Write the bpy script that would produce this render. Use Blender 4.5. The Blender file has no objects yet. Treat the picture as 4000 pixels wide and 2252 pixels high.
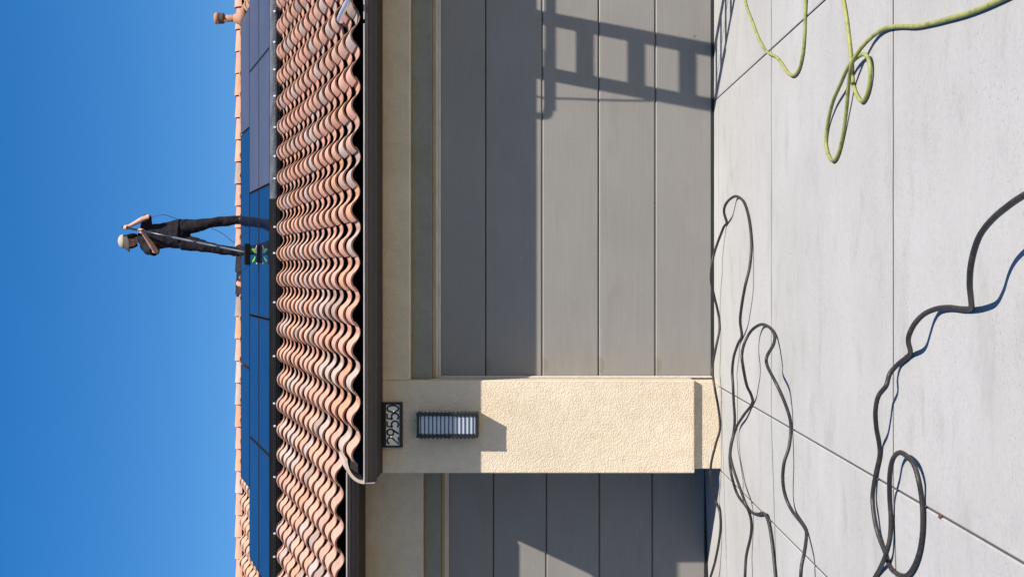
import bpy, bmesh, math, random
from mathutils import Vector, Matrix
import mathutils
R = math.radians
random.seed(7)
sc = bpy.context.scene
C = sc.collection

# ------------------------------------------------------------------ camera
F = 5160.0 / 4000.0                       # focal length in picture widths
CAMZ = 1.633
cd = bpy.data.cameras.new('camera')
cam = bpy.data.objects.new('camera', cd); C.objects.link(cam)
cd.sensor_fit = 'HORIZONTAL'; cd.sensor_width = 36.0; cd.lens = 36.0 * F
cd.shift_x = -0.0125; cd.shift_y = -0.0140
cd.clip_start = 0.05; cd.clip_end = 2000
# the photograph was taken with the phone turned on its side: world up points to picture left
cam.matrix_world = Matrix(((0, 1, 0, 0), (0, 0, -1, 0), (-1, 0, 0, CAMZ), (0, 0, 0, 1)))
sc.camera = cam

# ------------------------------------------------------------------ light
SUN = Vector((0.93, -1.0, 1.68)).normalized()
w = bpy.data.worlds.new('World'); sc.world = w; w.use_nodes = True
nt = w.node_tree; nt.nodes.clear()
sky = nt.nodes.new('ShaderNodeTexSky'); sky.sky_type = 'NISHITA'; sky.sun_disc = False
sky.sun_elevation = math.asin(SUN.z); sky.sun_rotation = math.atan2(SUN.x, SUN.y)
sky.altitude = 100; sky.air_density = 1.0; sky.dust_density = 0.6; sky.ozone_density = 3.0
hsv = nt.nodes.new('ShaderNodeHueSaturation'); hsv.inputs['Saturation'].default_value = 1.42
hsv.inputs['Value'].default_value = 1.14; hsv.inputs['Hue'].default_value = 0.506
bg = nt.nodes.new('ShaderNodeBackground'); bg.inputs['Strength'].default_value = 0.07
wo = nt.nodes.new('ShaderNodeOutputWorld')
nt.links.new(sky.outputs[0], hsv.inputs['Color']); nt.links.new(hsv.outputs[0], bg.inputs[0]); nt.links.new(bg.outputs[0], wo.inputs[0])
sd = bpy.data.lights.new('sun', 'SUN'); sd.energy = 5.0; sd.angle = R(0.53); sd.color = (1.0, 0.95, 0.88)
so = bpy.data.objects.new('sun', sd); C.objects.link(so); so.location = (6, -6, 12)
so.rotation_euler = (-SUN).to_track_quat('-Z', 'Y').to_euler()
sc.view_settings.view_transform = 'Standard'; sc.view_settings.look = 'None'
sc.view_settings.exposure = 0.8; sc.view_settings.gamma = 1.0
sc.view_settings.use_curve_mapping = False
sc.cycles.max_bounces = 8; sc.cycles.diffuse_bounces = 4

# ------------------------------------------------------------------ helpers
class MB:
    def __init__(s): s.v = []; s.f = []
    def add(s, vs, fs):
        o = len(s.v); s.v += [tuple(v) for v in vs]; s.f += [tuple(i + o for i in f) for f in fs]; return s
    def box(s, x0, x1, y0, y1, z0, z1):
        return s.add([(x0,y0,z0),(x1,y0,z0),(x1,y1,z0),(x0,y1,z0),(x0,y0,z1),(x1,y0,z1),(x1,y1,z1),(x0,y1,z1)],
                     [(0,3,2,1),(4,5,6,7),(0,1,5,4),(1,2,6,5),(2,3,7,6),(3,0,4,7)])
    def prism(s, prof, a, b, axis='x'):
        n = len(prof)
        if axis == 'x': vs = [(a, p, q) for p, q in prof] + [(b, p, q) for p, q in prof]
        elif axis == 'y': vs = [(p, a, q) for p, q in prof] + [(p, b, q) for p, q in prof]
        else: vs = [(p, q, a) for p, q in prof] + [(p, q, b) for p, q in prof]
        fs = [tuple(range(n))[::-1], tuple(range(n, 2 * n))] + [(i, (i + 1) % n, n + (i + 1) % n, n + i) for i in range(n)]
        return s.add(vs, fs)
    def tube(s, pts, rad, n=8, caps=True, flat=1.0):
        pts = [Vector(p) for p in pts]; m = len(pts)
        rr = rad if isinstance(rad, (list, tuple)) else [rad] * m
        up = Vector((0, 0, 1)); prev = None; vs = []
        for i, p in enumerate(pts):
            t = (pts[min(i + 1, m - 1)] - pts[max(i - 1, 0)])
            if t.length < 1e-9: t = Vector((0, 0, 1))
            t.normalize()
            if prev is None:
                ref = Vector((0, 1, 0)) if abs(t.z) > 0.8 else up
                a = t.cross(ref).normalized()
            else:
                a = (prev - t * prev.dot(t)).normalized()
            prev = a; b = t.cross(a)
            for k in range(n):
                q = 2 * math.pi * k / n
                vs.append(p + (a * math.cos(q) + b * math.sin(q) * flat) * rr[i])
        fs = [(i * n + k, i * n + (k + 1) % n, (i + 1) * n + (k + 1) % n, (i + 1) * n + k) for i in range(m - 1) for k in range(n)]
        if caps: fs += [tuple(range(n))[::-1], tuple((m - 1) * n + k for k in range(n))]
        return s.add(vs, fs)
    def ell(s, c, r, nu=14, nv=9, rot=None):
        c = Vector(c); vs = []; 
        M = rot if rot else Matrix.Identity(3)
        for j in range(1, nv):
            th = math.pi * j / nv
            for i in range(nu):
                ph = 2 * math.pi * i / nu
                vs.append(c + M @ Vector((r[0]*math.sin(th)*math.cos(ph), r[1]*math.sin(th)*math.sin(ph), r[2]*math.cos(th))))
        vs.append(c + M @ Vector((0, 0, r[2]))); vs.append(c + M @ Vector((0, 0, -r[2])))
        T = len(vs) - 2; B = len(vs) - 1
        fs = [(j*nu+i, (j+1)*nu+i, (j+1)*nu+(i+1)%nu, j*nu+(i+1)%nu) for j in range(nv-2) for i in range(nu)]
        fs += [(T, i, (i+1)%nu) for i in range(nu)] + [(B, (nv-2)*nu+(i+1)%nu, (nv-2)*nu+i) for i in range(nu)]
        return s.add(vs, fs)
    def mesh(s, name, smooth=False, bevel=0, seg=1):
        me = bpy.data.meshes.new(name); me.from_pydata(s.v, [], s.f); me.update()
        bm = bmesh.new(); bm.from_mesh(me)
        bmesh.ops.recalc_face_normals(bm, faces=bm.faces)
        if bevel:
            es = [e for e in bm.edges if len(e.link_faces) == 2 and e.calc_face_angle(0) > 0.5]
            bmesh.ops.bevel(bm, geom=es, offset=bevel, segments=seg, affect='EDGES', profile=0.5)
        bm.to_mesh(me); bm.free()
        if smooth:
            for p in me.polygons: p.use_smooth = True
        return me
    def build(s, name, mat, parent=None, smooth=False, bevel=0, seg=1, loc=None):
        return obj(name, s.mesh(name, smooth, bevel, seg), mat, parent, loc)
def obj(name, me, mat=None, parent=None, loc=None):
    o = bpy.data.objects.new(name, me); C.objects.link(o)
    if mat is not None and len(me.materials) == 0: me.materials.append(mat)
    if parent is not None: o.parent = parent
    if loc is not None: o.location = loc
    return o
def empty(name, loc=(0, 0, 0)):
    o = bpy.data.objects.new(name, None); C.objects.link(o); o.location = loc; o.empty_display_size = 0.1; return o
def tag(o, label=None, cat=None, group=None, kind=None):
    if label: o['label'] = label
    if cat: o['category'] = cat
    if group: o['group'] = group
    if kind: o['kind'] = kind
    return o
def spline(pts, n=8):
    """Catmull-Rom through the points (centripetal enough for even spacing)"""
    P = [Vector(p) for p in pts]; P = [2 * P[0] - P[1]] + P + [2 * P[-1] - P[-2]]
    out = []
    for i in range(1, len(P) - 2):
        a, b, c, d = P[i-1], P[i], P[i+1], P[i+2]
        for k in range(n):
            t = k / n
            out.append(0.5 * ((2*b) + (c - a)*t + (2*a - 5*b + 4*c - d)*t*t + (3*b - a - 3*c + d)*t**3))
    out.append(P[-2]); return out

# ------------------------------------------------------------------ materials
def mat(name, col, rough=0.7, spec=0.3, metal=0.0):
    m = bpy.data.materials.new(name); m.use_nodes = True
    b = m.node_tree.nodes['Principled BSDF']
    b.inputs['Base Color'].default_value = (*col, 1); b.inputs['Roughness'].default_value = rough
    b.inputs['Specular IOR Level'].default_value = spec; b.inputs['Metallic'].default_value = metal
    return m
class NT:
    def __init__(s, m): s.m = m; s.t = m.node_tree; s.b = s.t.nodes['Principled BSDF']; s.co = None
    def n(s, kind, **kw):
        x = s.t.nodes.new(kind)
        for k, v in kw.items():
            if k in x.inputs: x.inputs[k].default_value = v
            else: setattr(x, k, v)
        return x
    def l(s, a, b): s.t.links.new(a, b)
    def coord(s, scale=(1, 1, 1), random_offset=False):
        tc = s.n('ShaderNodeTexCoord'); mp = s.n('ShaderNodeMapping'); mp.inputs['Scale'].default_value = scale
        s.l(tc.outputs['Object'], mp.inputs['Vector'])
        if random_offset:
            oi = s.n('ShaderNodeObjectInfo'); mu = s.n('ShaderNodeMath', operation='MULTIPLY'); mu.inputs[1].default_value = 37.0
            s.l(oi.outputs['Random'], mu.inputs[0]); s.l(mu.outputs[0], mp.inputs['Location'])
        return mp.outputs[0]
    def noise(s, vec, scale, detail=4, rough=0.55):
        x = s.n('ShaderNodeTexNoise', Scale=scale, Detail=detail, Roughness=rough); s.l(vec, x.inputs['Vector']); return x.outputs['Fac']
    def ramp(s, fac, stops):
        x = s.n('ShaderNodeValToRGB'); e = x.color_ramp.elements
        while len(e) < len(stops): e.new(0.5)
        for el, (p, c) in zip(e, stops):
            el.position = p; el.color = (*c, 1) if len(c) == 3 else c
        s.l(fac, x.inputs[0]); return x.outputs[0]
    def mix(s, fac, a, b, blend='MIX'):
        x = s.n('ShaderNodeMix', data_type='RGBA', blend_type=blend)
        for sock, v in ((x.inputs[0], fac), (x.inputs[6], a), (x.inputs[7], b)):
            if hasattr(v, 'is_output'): s.l(v, sock)
            elif isinstance(v, (int, float)): sock.default_value = v
            else: sock.default_value = (*v, 1)
        return x.outputs[2]
    def bump(s, h, strength, dist, prev=None):
        x = s.n('ShaderNodeBump', Strength=strength, Distance=dist); s.l(h, x.inputs['Height'])
        if prev is not None: s.l(prev, x.inputs['Normal'])
        s.l(x.outputs[0], s.b.inputs['Normal']); return x.outputs[0]
    def color(s, c): s.l(c, s.b.inputs['Base Color'])
    def math(s, op, a, b=0.0, clamp=False):
        x = s.n('ShaderNodeMath', operation=op, use_clamp=clamp)
        for sock, v in ((x.inputs[0], a), (x.inputs[1], b)):
            if hasattr(v, 'is_output'): s.l(v, sock)
            else: sock.default_value = v
        return x.outputs[0]

def G(c): return (c, c, c)
M = {}
def stucco(name, col, strength=0.68, dist=0.0038):
    m = mat(name, col, 0.95, 0.1); t = NT(m)
    v = t.coord()
    big = t.noise(v, 1.6, 4); mid = t.noise(v, 14, 5); fine = t.noise(v, 88, 3, 0.5); fine2 = t.noise(v, 190, 3, 0.6)
    c1 = t.ramp(big, [(0.3, tuple(x * 0.93 for x in col)), (0.7, tuple(min(1, x * 1.05) for x in col))])
    c2 = t.ramp(mid, [(0.28, G(0.9)), (0.6, G(1.0))])
    pits = t.ramp(t.noise(v, 75, 2, 0.5), [(0.24, G(0.62)), (0.33, G(1.0))])
    stain = t.ramp(t.noise(t.coord((2.2, 2.2, 0.8)), 1.4, 6, 0.65), [(0.50, G(0)), (0.72, G(0.5))])
    c1 = t.mix(stain, c1, tuple(x * k for x, k in zip(col, (0.86, 0.80, 0.70))))
    t.color(t.mix(1.0, t.mix(1.0, c1, c2, 'MULTIPLY'), pits, 'MULTIPLY'))
    h = t.ramp(fine, [(0.36, G(0)), (0.62, G(1))])
    n1 = t.bump(h, strength, dist); t.bump(fine2, 0.5, dist * 0.4, n1)
    return m
M['stucco'] = stucco('cream_stucco', (0.600, 0.495, 0.362))
M['stucco_side'] = M['stucco']
M['band'] = stucco('grey_green_stucco', (0.215, 0.215, 0.178), 0.5, 0.003)
M['beige'] = stucco('beige_return', (0.37, 0.305, 0.195), 0.4, 0.002)
M['trim'] = mat('off_white_trim', (0.52, 0.47, 0.41), 0.55, 0.3)
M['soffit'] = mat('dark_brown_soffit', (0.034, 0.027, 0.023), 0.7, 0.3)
M['gutter'] = mat('brown_gutter', (0.045, 0.035, 0.032), 0.45, 0.45)
M['lip'] = mat('pale_gutter_lip', (0.30, 0.27, 0.25), 0.5, 0.4)  # lip paler than the gutter face
for k in ('trim', 'gutter', 'soffit', 'lip'):
    t = NT(M[k]); v = t.coord((1, 6, 6)); c = tuple(M[k].node_tree.nodes['Principled BSDF'].inputs['Base Color'].default_value)[:3]
    t.color(t.ramp(t.noise(v, 6, 6, 0.65), [(0.3, tuple(x * 0.82 for x in c)), (0.7, tuple(x * 1.12 for x in c))]))
def door_mat():
    m = mat('grey_door_paint', (0.2, 0.195, 0.18), 0.55, 0.35); t = NT(m)
    v = t.coord((1, 1, 1), True)
    big = t.noise(v, 1.1, 3)
    tc = t.n('ShaderNodeTexCoord'); mp = t.n('ShaderNodeMapping'); mp.inputs['Scale'].default_value = (2.2, 1, 130)
    oi = t.n('ShaderNodeObjectInfo'); sv = t.math('MULTIPLY', oi.outputs['Random'], 41.0)
    t.l(sv, mp.inputs['Location']); t.l(tc.outputs['Object'], mp.inputs['Vector'])
    grain = t.noise(mp.outputs[0], 1.0, 5, 0.65)
    c = t.ramp(big, [(0.3, (0.182, 0.168, 0.150)), (0.7, (0.206, 0.191, 0.171))])
    g = t.ramp(grain, [(0.3, G(0.93)), (0.65, G(1.03))])
    c = t.mix(1.0, c, g, 'MULTIPLY')
    # dark weathered patches where the sections swell at their upper left corner
    sx = t.n('ShaderNodeSeparateXYZ'); t.l(tc.outputs['Object'], sx.inputs[0])
    dx = t.math('SUBTRACT', sx.outputs[0], 0.115); dz = t.math('SUBTRACT', sx.outputs[2], 0.478)
    d = t.math('POWER', t.math('ADD', t.math('POWER', t.math('MULTIPLY', dx, 0.75), 2.0), t.math('POWER', dz, 2.0)), 0.5)
    d = t.math('ADD', d, t.math('MULTIPLY', t.noise(v, 30, 3), 0.02))
    k = t.ramp(d, [(0.052, G(1)), (0.066, G(0))])
    c = t.mix(t.math('MULTIPLY', k, 0.45), c, (0.15, 0.118, 0.088))
    
    spot = t.ramp(t.noise(t.coord((1, 1, 1), True), 23, 2, 0.4), [(0.23, G(1)), (0.27, G(0))])
    c = t.mix(t.math('MULTIPLY', spot, 0.25), c, (0.30, 0.28, 0.25))
    dirt = t.ramp(t.noise(t.coord((0.5, 1, 1.6), True), 3.0, 6, 0.65), [(0.52, G(0)), (0.75, G(1))])
    c = t.mix(t.math('MULTIPLY', dirt, 0.30), c, (0.135, 0.115, 0.092))
    w_ = t.noise(t.coord((0.8, 1, 1.2), True), 1.3, 2, 0.4)
    t.color(c); n1 = t.bump(w_, 0.5, 0.006); t.bump(grain, 0.35, 0.0012, n1)
    return m
M['door'] = door_mat()
M['seal'] = mat('black_rubber', (0.012, 0.012, 0.012), 0.7, 0.3)
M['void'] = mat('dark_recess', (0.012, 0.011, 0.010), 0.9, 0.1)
def tile_mat():
    m = mat('clay_roof_tile', (0.5, 0.3, 0.2), 0.85, 0.15); t = NT(m)
    oi = t.n('ShaderNodeObjectInfo')
    v = t.coord((1, 1, 1), True)
    n1 = t.noise(v, 9, 5, 0.6); n2 = t.noise(v, 70, 4, 0.6)
    a = t.ramp(n1, [(0.3, G(0.86)), (0.68, G(1.07))]); b = t.ramp(n2, [(0.3, G(0.9)), (0.6, G(1.03))])
    c = t.mix(1.0, t.mix(1.0, oi.outputs['Color'], a, 'MULTIPLY'), b, 'MULTIPLY')
    # cut ends show the darker raw clay
    tc = t.n('ShaderNodeTexCoord'); sx = t.n('ShaderNodeSeparateXYZ'); t.l(tc.outputs['Object'], sx.inputs[0])
    ge = t.n('ShaderNodeNewGeometry'); 
    e = t.math('LESS_THAN', sx.outputs[1], 0.0015)
    c = t.mix(t.math('MULTIPLY', e, 0.9), c, (0.135, 0.062, 0.040))
    # brown band along the pan: shade painted into the tile colour, broken up
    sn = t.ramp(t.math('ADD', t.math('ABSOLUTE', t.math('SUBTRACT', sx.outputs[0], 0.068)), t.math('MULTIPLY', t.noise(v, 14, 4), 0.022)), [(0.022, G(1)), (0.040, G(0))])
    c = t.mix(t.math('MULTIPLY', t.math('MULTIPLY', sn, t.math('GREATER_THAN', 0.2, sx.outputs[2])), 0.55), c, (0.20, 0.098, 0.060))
    t.color(c); t.bump(n2, 0.35, 0.002)
    return m
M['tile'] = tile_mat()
M['cap_tile'] = M['tile'].copy(); M['cap_tile'].name = 'clay_ridge_tile'
for l_ in list(M['cap_tile'].node_tree.links):
    if l_.to_node.type == 'BSDF_PRINCIPLED' and l_.to_socket.name == 'Base Color':
        mixn = l_.from_node; src = [q for q in M['cap_tile'].node_tree.links if q.to_node == mixn and q.to_socket == mixn.inputs[6]][0].from_socket
        M['cap_tile'].node_tree.links.new(src, l_.to_socket); break
M['deck'] = mat('roofing_felt', (0.016, 0.015, 0.014), 0.95, 0.1)
def panel_mat(name, dust):
    m = mat(name, (0.006, 0.010, 0.022), 0.06, 0.5); t = NT(m)
    v = t.coord((1, 1, 1), True)
    n = t.noise(v, 1.5, 6, 0.6); mp = t.coord((1.0, 14, 1), True); st = t.noise(mp, 1.3, 4, 0.6)
    if dust:
        f = t.ramp(t.math('ADD', t.math('MULTIPLY', n, 0.55), t.math('MULTIPLY', st, 0.45)), [(0.25, G(0.42)), (0.75, G(0.75))])
        t.color(t.mix(f, (0.02, 0.026, 0.05), (0.082, 0.090, 0.125)))
        t.b.inputs['Roughness'].default_value = 0.42; t.b.inputs['Specular IOR Level'].default_value = 0.22
    else:
        t.color(t.ramp(n, [(0.3, (0.004, 0.008, 0.022)), (0.8, (0.010, 0.020, 0.048))]))
        r = t.ramp(st, [(0.35, G(0.03)), (0.75, G(0.10))]); t.l(r, t.b.inputs['Roughness'])
        t.b.inputs['Specular IOR Level'].default_value = 0.42
    return m
M['panel'] = panel_mat('washed_solar_glass', False); M['panel_dusty'] = panel_mat('dusty_solar_glass', True)
M['frame_dusty'] = mat('dusty_frame', (0.040, 0.045, 0.065), 0.6, 0.2)
M['frame'] = mat('black_anodised_frame', (0.012, 0.013, 0.017), 0.4, 0.4)
M['guard'] = mat('black_guard', (0.0030, 0.0030, 0.0036), 0.7, 0.12)
M['guard_dusty'] = mat('dusty_guard', (0.062, 0.074, 0.094), 0.6, 0.3)
for k in ('guard', 'guard_dusty'):
    t = NT(M[k]); v = t.coord((1.5, 1, 6)); c = tuple(M[k].node_tree.nodes['Principled BSDF'].inputs['Base Color'].default_value)[:3]
    t.color(t.ramp(t.noise(v, 5, 6, 0.7), [(0.3, tuple(x * 0.6 for x in c)), (0.72, tuple(x * 1.5 for x in c))]))
M['alu'] = mat('bright_aluminium', (0.78, 0.78, 0.78), 0.42, 0.5, 0.75)
def concrete():
    m = mat('pale_concrete', (0.5, 0.5, 0.49), 0.9, 0.15); t = NT(m)
    v = t.coord(); vb = t.coord((1.0, 1.8, 1)); vs = t.coord((0.8, 1.6, 1))
    big = t.noise(v, 0.7, 5, 0.6); cloud = t.noise(vs, 2.6, 8, 0.68); fine = t.noise(v, 140, 4, 0.65); grit = t.noise(v, 34, 6, 0.72)
    c = t.ramp(big, [(0.3, (0.305, 0.295, 0.279)), (0.7, (0.352, 0.343, 0.327))])
    c = t.mix(1.0, c, t.ramp(cloud, [(0.30, G(0.84)), (0.46, G(0.975)), (0.62, G(1.0)), (0.75, G(1.04))]), 'MULTIPLY')
    c = t.mix(1.0, c, t.ramp(grit, [(0.3, G(0.93)), (0.55, G(1.015))]), 'MULTIPLY')
    c = t.mix(1.0, c, t.ramp(fine, [(0.3, G(0.92)), (0.6, G(1.02))]), 'MULTIPLY')
    # pitted, greyer patches
    spk = t.noise(t.coord((0.7, 1.4, 1)), 75, 3, 0.5); msk = t.ramp(t.noise(vb, 1.1, 5, 0.6), [(0.46, G(1)), (0.58, G(0))])
    sp = t.ramp(spk, [(0.33, G(0.66)), (0.40, G(1))]); c = t.mix(t.math('MULTIPLY', msk, 0.75), c, t.mix(1.0, c, sp, 'MULTIPLY'))
    # trowel sweeps: rings of fine bands, only in patches
    for loc, sc_, ml in (((0.55, -5.6, 0), 5.0, 0.10), ((-1.6, -4.6, 0), 7.0, 0.07), ((1.4, -9.4, 0), 6.0, 0.09)):
        wv = t.n('ShaderNodeTexWave', wave_type='RINGS', rings_direction='SPHERICAL', Scale=sc_, Distortion=5.0, Detail=4.0)
        mp = t.n('ShaderNodeMapping'); tc = t.n('ShaderNodeTexCoord'); mp.inputs['Location'].default_value = loc
        t.l(tc.outputs['Object'], mp.inputs['Vector']); t.l(mp.outputs[0], wv.inputs['Vector'])
        ln = t.n('ShaderNodeVectorMath', operation='LENGTH'); t.l(mp.outputs[0], ln.inputs[0])
        rad = t.ramp(t.math('ADD', t.math('MULTIPLY', ln.outputs['Value'], 0.5), t.math('MULTIPLY', t.noise(v, 1.7, 3), 0.25)), [(0.18, G(0)), (0.3, G(1)), (0.42, G(1)), (0.55, G(0))])
        mk = t.math('MULTIPLY', rad, t.ramp(t.noise(v, 2.0, 3, 0.5), [(0.45, G(0)), (0.6, G(1))]))
        c = t.mix(t.math('MULTIPLY', mk, ml * 0.4), c, t.ramp(wv.outputs['Fac'], [(0.3, (0.20, 0.20, 0.196)), (0.8, (0.40, 0.40, 0.395))]))
    # faint rust and tyre smudges
    rs = t.ramp(t.noise(t.coord((1, 1.3, 1)), 1.25, 5, 0.62), [(0.66, G(0)), (0.76, G(1))])
    c = t.mix(t.math('MULTIPLY', rs, 0.22), c, (0.27, 0.225, 0.195))
    tm = t.ramp(t.noise(t.coord((0.45, 2.0, 1)), 2.9, 6, 0.6), [(0.64, G(0)), (0.72, G(1))])
    c = t.mix(t.math('MULTIPLY', tm, 0.30), c, (0.20, 0.20, 0.195))
    t.color(c)
    n1 = t.bump(grit, 0.25, 0.003); t.bump(fine, 0.35, 0.002, n1)
    return m
M['concrete'] = concrete()
M['joint'] = mat('dirty_joint', (0.085, 0.076, 0.066), 0.95, 0.1)
M['ground'] = mat('darkened_ground', (0.060, 0.058, 0.056), 0.95, 0.1)  # unseen surroundings, darkened to cut bounce light on the walls
def hose_mat(name, a, b, rough):
    m = mat(name, a, rough, 0.35); t = NT(m); v = t.coord()
    t.color(t.ramp(t.noise(v, 22, 6, 0.7), [(0.35, b), (0.5, a), (0.75, tuple(min(1, x * 1.15) for x in a))])); 
    return m
M['yellow'] = hose_mat('yellow_green_hose', (0.235, 0.245, 0.068), (0.13, 0.135, 0.045), 0.5)
M['black_hose'] = hose_mat('black_rubber_hose', (0.022, 0.019, 0.018), (0.050, 0.040, 0.036), 0.5)
M['thin_hose'] = mat('thin_grey_hose', (0.10, 0.11, 0.16), 0.5, 0.4)
M['black'] = mat('black_metal', (0.010, 0.010, 0.011), 0.4, 0.4)
M['vent'] = mat('terracotta_painted_pipe', (0.34, 0.18, 0.115), 0.7, 0.2)
M['vent_dark'] = mat('vent_screen', (0.07, 0.055, 0.04), 0.8, 0.2)

# ------------------------------------------------------------------ ground
def gz(x): return -0.032 * max(0.0, min(3.0, -0.96 - x))
g = MB().box(-400, 400, -400, 800, -0.6, -0.15).build('ground', M['ground']); tag(g, kind='structure')
cols = [-5.2, -1.66, -0.947, 1.49, 3.93, 6.4]
rows = [-2.95, 0.0, 2.93, 5.855, 8.75, 12.6]  # driveway ends early behind the camera to limit bounce light
base = MB()
for a, b in zip(cols[:-1], cols[1:]):
    base.add([(a, rows[0], gz(a) - 0.02), (b, rows[0], gz(b) - 0.02), (b, rows[-1], gz(b) - 0.02), (a, rows[-1], gz(a) - 0.02),
              (a, rows[0], -0.4), (b, rows[0], -0.4), (b, rows[-1], -0.4), (a, rows[-1], -0.4)],
             [(0,1,2,3), (4,7,6,5), (0,4,5,1), (2,6,7,3), (0,3,7,4), (1,5,6,2)])
drive = base.build('driveway', M['joint']); tag(drive, kind='structure')
def slab(x0, x1, y0, y1, gx0=0.004, gx1=0.004, gy=0.003):
    x0 += gx0; x1 -= gx1; y0 += gy; y1 -= gy
    mb = MB(); nx = max(1, int((x1 - x0) / 0.12)); ny = max(1, int((y1 - y0) / 0.12)); r = 0.007
    # top sheet with a slightly rounded, uneven tooled edge
    xs = [x0, x0 + r * 0.3, x0 + r, x0 + r * 1.6] + [x0 + r + (x1 - x0 - 2 * r) * i / nx for i in range(1, nx)] + [x1 - r * 1.6, x1 - r, x1 - r * 0.3, x1]
    ys = [y0, y0 + r * 0.3, y0 + r, y0 + r * 1.6] + [y0 + r + (y1 - y0 - 2 * r) * i / ny for i in range(1, ny)] + [y1 - r * 1.6, y1 - r, y1 - r * 0.3, y1]
    rnd = random.Random(int(x0 * 100) * 7 + int(y0 * 100)); vs = []
    for j, y in enumerate(ys):
        for i, x in enumerate(xs):
            e = 0.0
            for k, n in ((i, len(xs)), (j, len(ys))):
                if k == 0 or k == n - 1: e = max(e, 0.012)
                elif k == 1 or k == n - 2: e = max(e, 0.0035)
            dx = rnd.uniform(-0.0012, 0.0012) if i in (0, len(xs) - 1) else 0
            vs.append((x + dx, y, gz(x) - e + (rnd.uniform(-0.0006, 0.0006) if e == 0 else 0)))
    n = len(xs)
    fs = [(j * n + i, j * n + i + 1, (j + 1) * n + i + 1, (j + 1) * n + i) for j in range(len(ys) - 1) for i in range(n - 1)]
    mb.add(vs, fs)
    o = mb.build('concrete_slab', M['concrete'], drive, smooth=True)
    o.data.materials.append(M['joint'])
    for f in o.data.polygons:
        c = f.center
        if c.x < x0 + r * 0.25 or c.x > x1 - r * 0.25 or c.y < y0 + r * 0.7 or c.y > y1 - r * 0.7: f.material_index = 1
    return o
for i, (a, b) in enumerate(zip(cols[:-1], cols[1:])):
    rr = rows[:-1] + ([10.99] if b < -0.9 else []) + [rows[-1]]
    for c, d in zip(rr[:-1], rr[1:]):
        slab(a, b, c, d, 0.0021, 0.0021, 0.003 if abs(c - 8.75) > 0.1 and abs(d - 8.75) > 0.1 else 0.0022)

# ------------------------------------------------------------------ house
YD, YW, YL, YWL = 11.39, 11.11, 12.17, 11.90
house = empty('house', (0, YW, 0))
tag(house, 'tan stucco house with grey garage doors and clay tile roof', 'house')
def hp(mb, name, m, parent=None, **k):
    o = mb.build(name, m, None, **k); p = parent or house; o.parent = p
    o.matrix_parent_inverse = p.matrix_world.inverted() if p is not house else Matrix.Translation((0, -YW, 0)); return o
PX0, PX1 = -1.672, -0.892
XR = 5.6; XL = -7.2
# main wall: pillar, beam above the wide door, right pier, side return
wm = MB()
wm.box(PX0, PX1, YW, YL, 0.204, 2.834)
wm.box(PX1 , 4.0, YW, YW + 0.13, 2.598, 2.834)
wm.box(4.0, XR, YW, YL, -0.1, 2.834)
hp(wm, 'wall', M['stucco'], bevel=0.009, seg=2)
hp(MB().box(PX0 + 0.03, PX1 - 0.012, YW + 0.046, YL - 0.05, -0.2, 0.2035), 'pillar_base', M['stucco'], bevel=0.008, seg=2)
wl = MB(); wl.box(XL, PX0 - 0.0005, YWL, YWL + 0.13, 2.551, 3.072)
wl.box(XL, -4.95, YWL, YL, -0.3, 2.5505)
hp(wl, 'wall', M['stucco'], bevel=0.008, seg=2)
# painted bands over the doors
hp(MB().box(PX1 + 0.001, 4.0, 11.232, 11.40, 2.424, 2.5975), 'lintel_band', M['band'], bevel=0.004)
hp(MB().box(PX1 + 0.001, 4.0, 11.325, 11.40, 2.398, 2.4235), 'lintel_return', M['beige'], bevel=0.003)
hp(MB().box(-4.95, -1.69, 12.02, 12.18, 2.395, 2.5505), 'lintel_band', M['band'], bevel=0.004)
hp(MB().box(-4.95, -1.69, 12.10, 12.18, 2.368, 2.3945), 'lintel_return', M['beige'], bevel=0.003)
def frame_bar(x0, x1, y, z0, z1, horiz):
    m = MB()
    if horiz:
        m.box(x0, x1, y, y + 0.03, z0 + (z1 - z0) * 0.45, z1); m.box(x0, x1, y + 0.008, y + 0.03, z0, z0 + (z1 - z0) * 0.40)
    else:
        a = x0 + (x1 - x0) * 0.52; m.box(x0, a, y, y + 0.03, z0, z1); m.box(a + (x1-x0)*0.05, x1, y + 0.008, y + 0.03, z0, z1)
    return m
hp(frame_bar(-0.874, 4.0, 11.35, 2.3565, 2.3975, True), 'door_frame', M['trim'], bevel=0.002)
hp(frame_bar(PX1 + 0.002, -0.8745, 11.35, 0.0, 2.3975, False), 'door_frame', M['trim'], bevel=0.002)
hp(frame_bar(-4.93, -1.69, 12.13, 2.332, 2.3675, True), 'door_frame', M['trim'], bevel=0.002)
# doors
def door(x0, x1, y, z0, seen):
    d = hp(MB().box(x0 - 0.05, x1 + 0.05, y + 0.03, y + 0.06, z0 - 0.05, z0 + 2.6), 'garage_door', M['void'])
    sh = 0.488; gap = 0.0045
    mb = MB(); hh = sh - gap
    prof = [(0.05, 0), (0.012, 0), (0.004, 0.004), (0, 0.010), (0, hh - 0.010), (0.004, hh - 0.004), (0.012, hh), (0.05, hh)]
    mb.prism(prof, 0, x1 - x0, 'x'); me = mb.mesh('door_section')
    for k in range(5):
        s = obj('door_section', me, M['door'], d); s.matrix_parent_inverse = Matrix.Identity(4)
        s.location = (x0, y, z0 + 0.022 + k * sh)
        s.location.y -= 0.0
    hs = hp(MB().box(x0, x1, y + 0.004, y + 0.05, z0 - 0.03, z0 + 0.021), 'bottom_seal', M['seal'], None, bevel=0.004)
    hs.parent = d; hs.matrix_parent_inverse = Matrix.Identity(4)
    return d
door1 = door(-0.90, 4.0, YD, 0.0, True)
door2 = door(-4.95, -1.69, YL, -0.048, True)
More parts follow.
